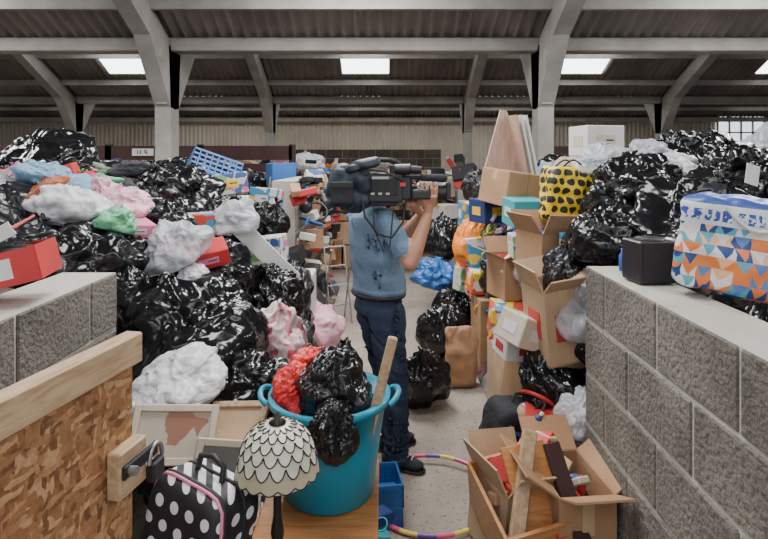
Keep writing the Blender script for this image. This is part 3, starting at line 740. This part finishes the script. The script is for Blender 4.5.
# ---------------------------------------------------------------- table, tub
tb=B('low_wooden_table')
tb.box((0,0,.485),(.42,.62,.03),wtab,bev=.006,seg=2)
for sx in(-1,1):
    for sy in(-1,1): tb.box((sx*.17,sy*.27,.235),(.045,.045,.47),wtab,bev=.004)
tb.box((0,-.27,.44),(.32,.02,.07),wtab); tb.box((0,.27,.44),(.32,.02,.07),wtab); tb.done((-.23,2.02,0))
tub=empty('plastic_tub',(-.205,2.1,.502))
b=B('tub_body'); b.lathe([(.0,0),(.155,0),(.168,.01),(.19,.2),(.212,.345),(.228,.347),(.23,.372),(.21,.372),(.185,.2),(.155,.02),(0,.02)],teal,48)
for s in (-1,1):
    b.tube([(s*(.225+.035*math.sin(a)),.07*math.cos(a),.352+.025*math.sin(a)) for a in [i*math.pi/10 for i in range(11)]],.011,teal)
b.done(parent=tub)
b=B('wooden_stick'); b.box((0,0,.22),(.035,.02,.5),pine,bev=.005); b.done((-.08,2.0,.66),(.05,.24,.1))
bag(-.19,2.06,.90,.27,.27,black,rot=(.1,.25,.6)); bag(-.17,1.9,.82,.16,.2,black,rot=(.4,.2,.3))
bag(-.32,2.08,.9,.17,.14,red,rot=(.2,-.5,1)); bag(-.27,2.2,.95,.16,.1,red)
bag(-.21,2.1,.68,.3,.26,black,name='black_garbage_bag')
b=B('wooden_chair')
b.tube([(-.12+.2*math.sin(a),.16*math.cos(a),.5) for a in [i*math.pi/12 for i in range(13)]],.022,wtab,10)
b.lathe([(0,.4),(.17,.4),(.18,.42),(.17,.44),(0,.44)],wtab,28)
for a in (0.8,2.4,3.9,5.5): b.cyl((.14*math.cos(a),.14*math.sin(a),.41),(.17*math.cos(a),.17*math.sin(a),0),.016,.013,wtab,10)
for a in (0.2,1.57,2.9): b.cyl((-.12+.2*math.sin(a),.16*math.cos(a),.5),(.13*math.sin(a)-.08,.13*math.cos(a),.43),.01,.01,wtab,8)
b.done((-.5,1.72,0))
# ---------------------------------------------------------------- stained glass lamp
lamp=empty('stained_glass_table_lamp',(-.315,1.64,.502))
glass=M('shade_glass',(.58,.58,.48),.3,var=.14,vs=25); amber=M('amber_glass',(.45,.4,.27),.3); lead=M('lead_came',(.03,.028,.025),.4,.6)
LZ=.15; n=16
def dome(t):
    r=.02+.095*math.sin(min(1,t*1.02)*math.pi/2)**.85 + .006*max(0,t-.8)*5
    z=.145*(1-t**1.9)
    return r,z
def dp(t,a,off=0):
    r,z=dome(t); return Vector(((r+off)*math.cos(a),(r+off)*math.sin(a),z+LZ+.175))
lines=B('shade_leading'); gb=B('shade')
rows=[0,.17,.34,.5,.66,.82]
for k,t0 in enumerate(rows):
    dt=.17; st=2*math.pi/n
    for i in range(n):
        a0=(i+.5*(k%2))*st
        bmx=bmesh.new(); seg=8; top=[];bot=[]
        for s_ in range(seg+1):
            u=s_/seg; a=a0+u*st
            top.append(bmx.verts.new(dp(max(0,t0-.0),a,0)))
            bt=t0+dt*(.45+.75*math.sin(u*math.pi)**.7) if k<len(rows)-1 else t0+dt*(.8+.25*math.sin(u*math.pi))
            bot.append(bmx.verts.new(dp(bt,a,.0022)))
        for s_ in range(seg): bmx.faces.new((top[s_],bot[s_],bot[s_+1],top[s_+1]))
        pts=[v.co.copy() for v in bot]
        gb.add(bmx,amber if (k==len(rows)-1) else glass,None,True)
        lines.tube(pts,.0019,lead,5)
gb.done(parent=lamp); lines.done(parent=lamp)
b=B('shade_lining'); b.lathe([(dome(i/12)[0]-.003,dome(i/12)[1]+LZ+.175) for i in range(13)],glass,32); b.done(parent=lamp)
b=B('stem_and_base'); b.lathe([(0,.0),(.075,0),(.075,.012),(.05,.03),(.02,.05),(.013,.1),(.02,.15),(.012,.2),(.01,.3+LZ),(.022,.318+LZ),(.026,.324+LZ),(.012,.332+LZ),(.008,.35+LZ),(0,.355+LZ)],lead,24); b.done(parent=lamp)
# ---------------------------------------------------------------- polka-dot case
bp=empty('polka_dot_suitcase',(-.6,1.58,.32))
bp.rotation_euler=(-.15,.12,-.5)
def softbox(name,w,d,h,m,par,loc=(0,0,0),p=3.2,nz=.02,seed=0,rot=(0,0,0),taper=0):
    bm=bmesh.new(); bmesh.ops.create_cube(bm,size=2); bmesh.ops.subdivide_edges(bm,edges=bm.edges[:],cuts=17,use_grid_fill=True)
    for v in bm.verts:
        c=v.co; L_=(abs(c.x)**p+abs(c.y)**p+abs(c.z)**p)**(1/p); c=c/L_*1.0
        q=Vector((c.x*w/2,c.y*d/2,c.z*h/2))
        if taper and c.z>.2: q.y*=1-taper*(c.z-.2)/.8; q.x+=.008*math.sin(c.z*9+c.x*3)
        q+=c.normalized()*nz*(noise.noise(q*12+Vector((seed,0,0)))-.8*(1-min(1,abs(noise.noise(q*9+Vector((0,seed,0))))*4)))
        v.co=q
    for f in bm.faces: f.smooth=True
    me=bpy.data.meshes.new(name); bm.to_mesh(me); bm.free(); me.materials.append(m)
    o=bpy.data.objects.new(name,me); COL.objects.link(o); o.location=loc; o.rotation_euler=rot
    if par: o.parent=par
    return o
softbox('case_body',.28,.2,.54,polka,bp,(0,0,.25),7,.006)
b=B('zip_and_piping')
for yy,mm,rr in ((-.07,pinkc,.005),(-.06,rubber,.008),(.02,rubber,.006)):
    pts=[]
    for i in range(40):
        a=2*math.pi*i/40; c,s_=math.cos(a),math.sin(a); L_=(abs(c)**6+abs(s_)**6)**(1/6)
        pts.append((c/L_*.14,yy,.25+s_/L_*.27))
    b.tube(pts,rr,mm,6,True)
b.tube([(-.05,0,.5),(-.045,0,.56),(0,0,.575),(.045,0,.56),(.05,0,.5)],.009,rubber)
b.box((.05,-.1,.2),(.012,.012,.3),pinkc,bev=.003)
b.done(parent=bp)
carton('cardboard_box',-.62,1.6,0,.34,.34,.31,card)
# ---------------------------------------------------------------- right wall-top items
tb_=empty('patterned_shopping_bag',(1.33,1.98,1.435)); tb_.rotation_euler=(0,.1,-.6)
softbox('bag_body',.5,.2,.35,trim_,tb_,(0,0,0),9,.018,seed=3)
b=B('bag_handles')
b.tube([(-.1+.2*i/8,-.112,.14-.07*math.sin(i*math.pi/8)) for i in range(9)],.007,paper)
b.done(parent=tb_)
b=B('black_speaker_box'); b.box((0,0,.085),(.165,.14,.17),darkm,bev=.006); b.lathe([(0,0),(.05,0),(.055,.006),(.06,0)],rubber,24,(0,0,.172))
b.box((0,-.071,.085),(.14,.004,.145),darkf); b.done((1.1,2.3,1.251),(0,0,.12))
b=B('small_blue_bottle'); b.lathe([(0,0),(.02,0),(.02,.07),(.01,.085),(.01,.1),(0,.1)],bluec,16); b.done((1.08,2.5,1.251))
yb=empty('yellow_polka_bag',(1.19,3.6,1.52)); yb.rotation_euler=(0,.08,.1)
softbox('bag_body',.33,.2,.38,ypolka,yb,(0,0,0),7,.02,seed=8)
b=B('bag_handles'); 
for yy in(-.06,.06): b.tube([(-.07+.14*i/8,yy,.18+.05*math.sin(i*math.pi/8)) for i in range(9)],.006,rubber)
b.done(parent=yb)
b=B('luggage_tag'); b.box((0,0,0),(.07,.004,.1),paper,bev=.001); b.done((1.74,2.62,1.68),(-.2,.3,.1))
# ---------------------------------------------------------------- lower right
pb=softbox('brown_paper_bag',.24,.18,.46,brownp,None,(.6,4.3,.235),9,.014,seed=5,taper=.7)
sc=empty('black_suitcase',(.70,3.05,.22)); sc.rotation_euler=(.15,.2,.35)
softbox('case_shell',.34,.22,.42,darkf,sc,(0,0,0),6,.008)
b=B('case_fittings'); b.tube([(-.06,0,.2),(-.055,0,.26),(.055,0,.26),(.06,0,.2)],.009,rubber)
for z in (-.1,.1): b.box((0,-.115,z),(.28,.01,.012),greym)
for s in(-1,1): b.cyl((s*.12,.0,-.2),(s*.12,.03,-.215),.025,.025,rubber)
b.done(parent=sc)
b=B('open_wooden_drawer')
t=.015
b.box((0,0,.01),(.34,.4,.015),pine)
for s in(-1,1): b.box((s*.17,0,.12),(t,.4,.22),wtab); b.box((0,s*.2,.12),(.34,t,.22),wtab)
for i in range(8): b.box((rnd(-.12,.12),rnd(-.15,.15),.15+rnd(0,.08)),(rnd(.1,.2),rnd(.05,.12),rnd(.02,.08)),random.choice([paper,card,card2,darkm,redc]),rot=(rnd(-.5,.5),rnd(-.5,.5),rnd(0,3)),bev=.004)
b.done((.62,2.45,.12),(.25,-.15,.2))
b=B('wooden_planks')
b.box((.0,0,0),(.06,.03,.62),pine,rot=(-.5,.3,0),bev=.004); b.box((.1,.05,-.02),(.2,.02,.5),wtab,rot=(-.6,-.1,.2),bev=.003); b.box((.22,.02,0),(.07,.03,.5),woodd,rot=(-.6,-.1,.2),bev=.004)
b.done((.55,2.25,.32))
carton('cardboard_box',.56,2.5,.0,.26,.3,.32,card2,(0,.1,.35),True,label=card)
carton('cardboard_box',.8,2.4,.0,.24,.36,.4,card,(0,.0,.1),True,inner=True)
clutter('assorted_household_items',26,lambda i:(rnd(.72,.9),rnd(2.55,3.0),rnd(.1,.5)),.06,.18,[card,card2,paper,cream,darkm,woodd,redc,navy])
clutter('assorted_household_items',16,lambda i:(rnd(-.1,.0),rnd(2.3,2.5),rnd(.03,.2)),.05,.1,[bluec,navy,darkm,tealc])
hc=[M('hoop_a',(.7,.1,.22),.3),M('hoop_b',(.75,.55,.12),.3),M('hoop_c',(.14,.06,.35),.3)]
b=B('hula_hoop'); n=72; RR=.33
for k in range(24):
    b.tube([(RR*math.cos((k*3+j)*2*math.pi/n),RR*math.sin((k*3+j)*2*math.pi/n),.0) for j in range(4)],.011,hc[k%3],8)
b.done((.24,2.88,.03),(.03,-.02,0))
b=B('folding_clothes_airer')
for x in(-.12,.12): b.cyl((x,0,0),(x,.2,.8),.01,.01,greym,8); b.cyl((x,.2,0),(x,0,.8),.01,.01,greym,8)
for z in(.2,.4,.6,.8): b.cyl((-.12,.2*z/.8,z),(.12,.2*z/.8,z),.008,.008,greym,8)
b.done((-.45,5.9,0),(0,0,.5))
# ---------------------------------------------------------------- video camera
vc=empty('shoulder_video_camera')
b=B('camera_body')
b.box((-.03,BY,1.60),(.26,.12,.16),darkm,bev=.012,seg=2)
b.box((-.03,BY-.062,1.61),(.2,.008,.1),rubber,bev=.003)
for i in range(4): b.box((-.1+.04*i,BY-.068,1.57),(.02,.006,.012),greym)
b.box((-.03,BY,1.515),(.2,.1,.03),rubber,bev=.01,seg=2)
b.box((.06,BY+.01,1.70),(.06,.05,.05),darkm,bev=.006)
b.tube([(-.12,BY,1.68),(-.11,BY,1.735),(-.06,BY,1.75),(.04,BY,1.75),(.08,BY,1.735),(.09,BY,1.68)],.014,rubber,10)
b.box((.12,BY,1.60),(.06,.1,.13),darkm,bev=.01)
b.done(parent=vc)
b=B('lens')
b.cyl((.12,BY,BZ),(.2,BY,BZ),.045,.04,darkm,28); b.cyl((.2,BY,BZ),(.29,BY,BZ),.038,.04,rubber,28); b.cyl((.29,BY,BZ),(.31,BY,BZ),.046,.048,darkm,28)
b.cyl((.31,BY,BZ),(.34,BY,BZ),.048,.055,darkm,28); b.box((.345,BY,BZ+.01),(.025,.12,.09),darkm,bev=.006); b.cyl((.18,BY,BZ),(.19,BY,BZ),.05,.05,greym,28)
b.box((.2,BY-.05,BZ-.01),(.1,.035,.055),darkm,bev=.012,seg=2)
b.done(parent=vc)
b=B('viewfinder'); b.cyl((.06,BY-.05,1.70),(.14,BY-.06,1.70),.028,.03,darkm,20); b.cyl((.14,BY-.06,1.70),(.2,BY-.06,1.695),.022,.022,darkm,20); b.box((.1,BY-.02,1.7),(.03,.1,.02),darkm); b.done(parent=vc)
b=B('microphone'); b.cyl((.05,BY-.03,1.66),(.28,BY-.04,1.655),.012,.012,rubber,14); b.cyl((.2,BY-.04,1.657),(.32,BY-.045,1.652),.02,.022,darkf,16); b.sph((.32,BY-.045,1.652),(.022,.022,.022),darkf); b.done(parent=vc)
b=B('battery_pack'); b.box((-.19,BY,1.6),(.07,.1,.15),darkm,bev=.01); b.box((-.235,BY,1.61),(.04,.08,.11),darkf,bev=.01); b.done(parent=vc)
softbox('rain_cover_bag',.23,.2,.24,M('nylon_cover',(.016,.024,.04),.5,0,.8,9,.2,crease=True,bd=.01),vc,(-.19,BY-.01,1.60),4.5,.022,seed=4,rot=(.1,.15,.1))
softbox('cover_flap',.2,.16,.05,M('nylon_flap',(.014,.02,.032),.5,0,.6,9,crease=True,bd=.01),vc,(-.12,BY-.04,1.72),4,.015,seed=9,rot=(0,-.25,0))
b=B('cover_pocket'); b.box((-.22,BY-.115,1.58),(.12,.03,.12),darkf,bev=.012,seg=2); b.box((-.22,BY-.132,1.62),(.12,.006,.03),rubber,bev=.002); b.done(parent=vc)
b=B('straps')
b.tube([(-.12,BY-.08,1.56),(-.1,BY-.1,1.45),(-.03,BY-.11,1.36),(.04,BY-.1,1.34),(.1,BY-.08,1.42),(.12,BY-.05,1.54)],.006,rubber,6)
b.tube([(-.06,BY-.08,1.53),(-.05,BY-.1,1.38),(0,BY-.12,1.27),(.03,BY-.12,1.3),(.05,BY-.1,1.5)],.004,rubber,6)
b.tube([(-.28,BY-.06,1.55),(-.26,BY-.08,1.48),(-.2,BY-.1,1.47),(-.14,BY-.08,1.53)],.008,rubber,6)
b.box((.1,BY-.075,1.62),(.03,.004,.02),redc); b.box((-.02,BY-.07,1.655),(.09,.004,.014),greym)
b.tube([(-.2,BY-.1,1.64),(-.1,BY-.1,1.70),(0,BY-.09,1.69),(.1,BY-.07,1.64)],.005,rubber,6)
b.done(parent=vc)
# ---------------------------------------------------------------- world, camera
w=bpy.data.worlds.new('w'); S.world=w; w.use_nodes=True
w.node_tree.nodes['Background'].inputs[0].default_value=(.9,.94,1,1); w.node_tree.nodes['Background'].inputs[1].default_value=1.3
cd=bpy.data.cameras.new('camera'); co=bpy.data.objects.new('camera',cd); COL.objects.link(co)
co.location=(0,0,1.75); co.rotation_euler=(math.radians(90),0,0); cd.sensor_width=36; cd.lens=26; cd.shift_y=-.1426; cd.clip_start=.05
S.camera=co
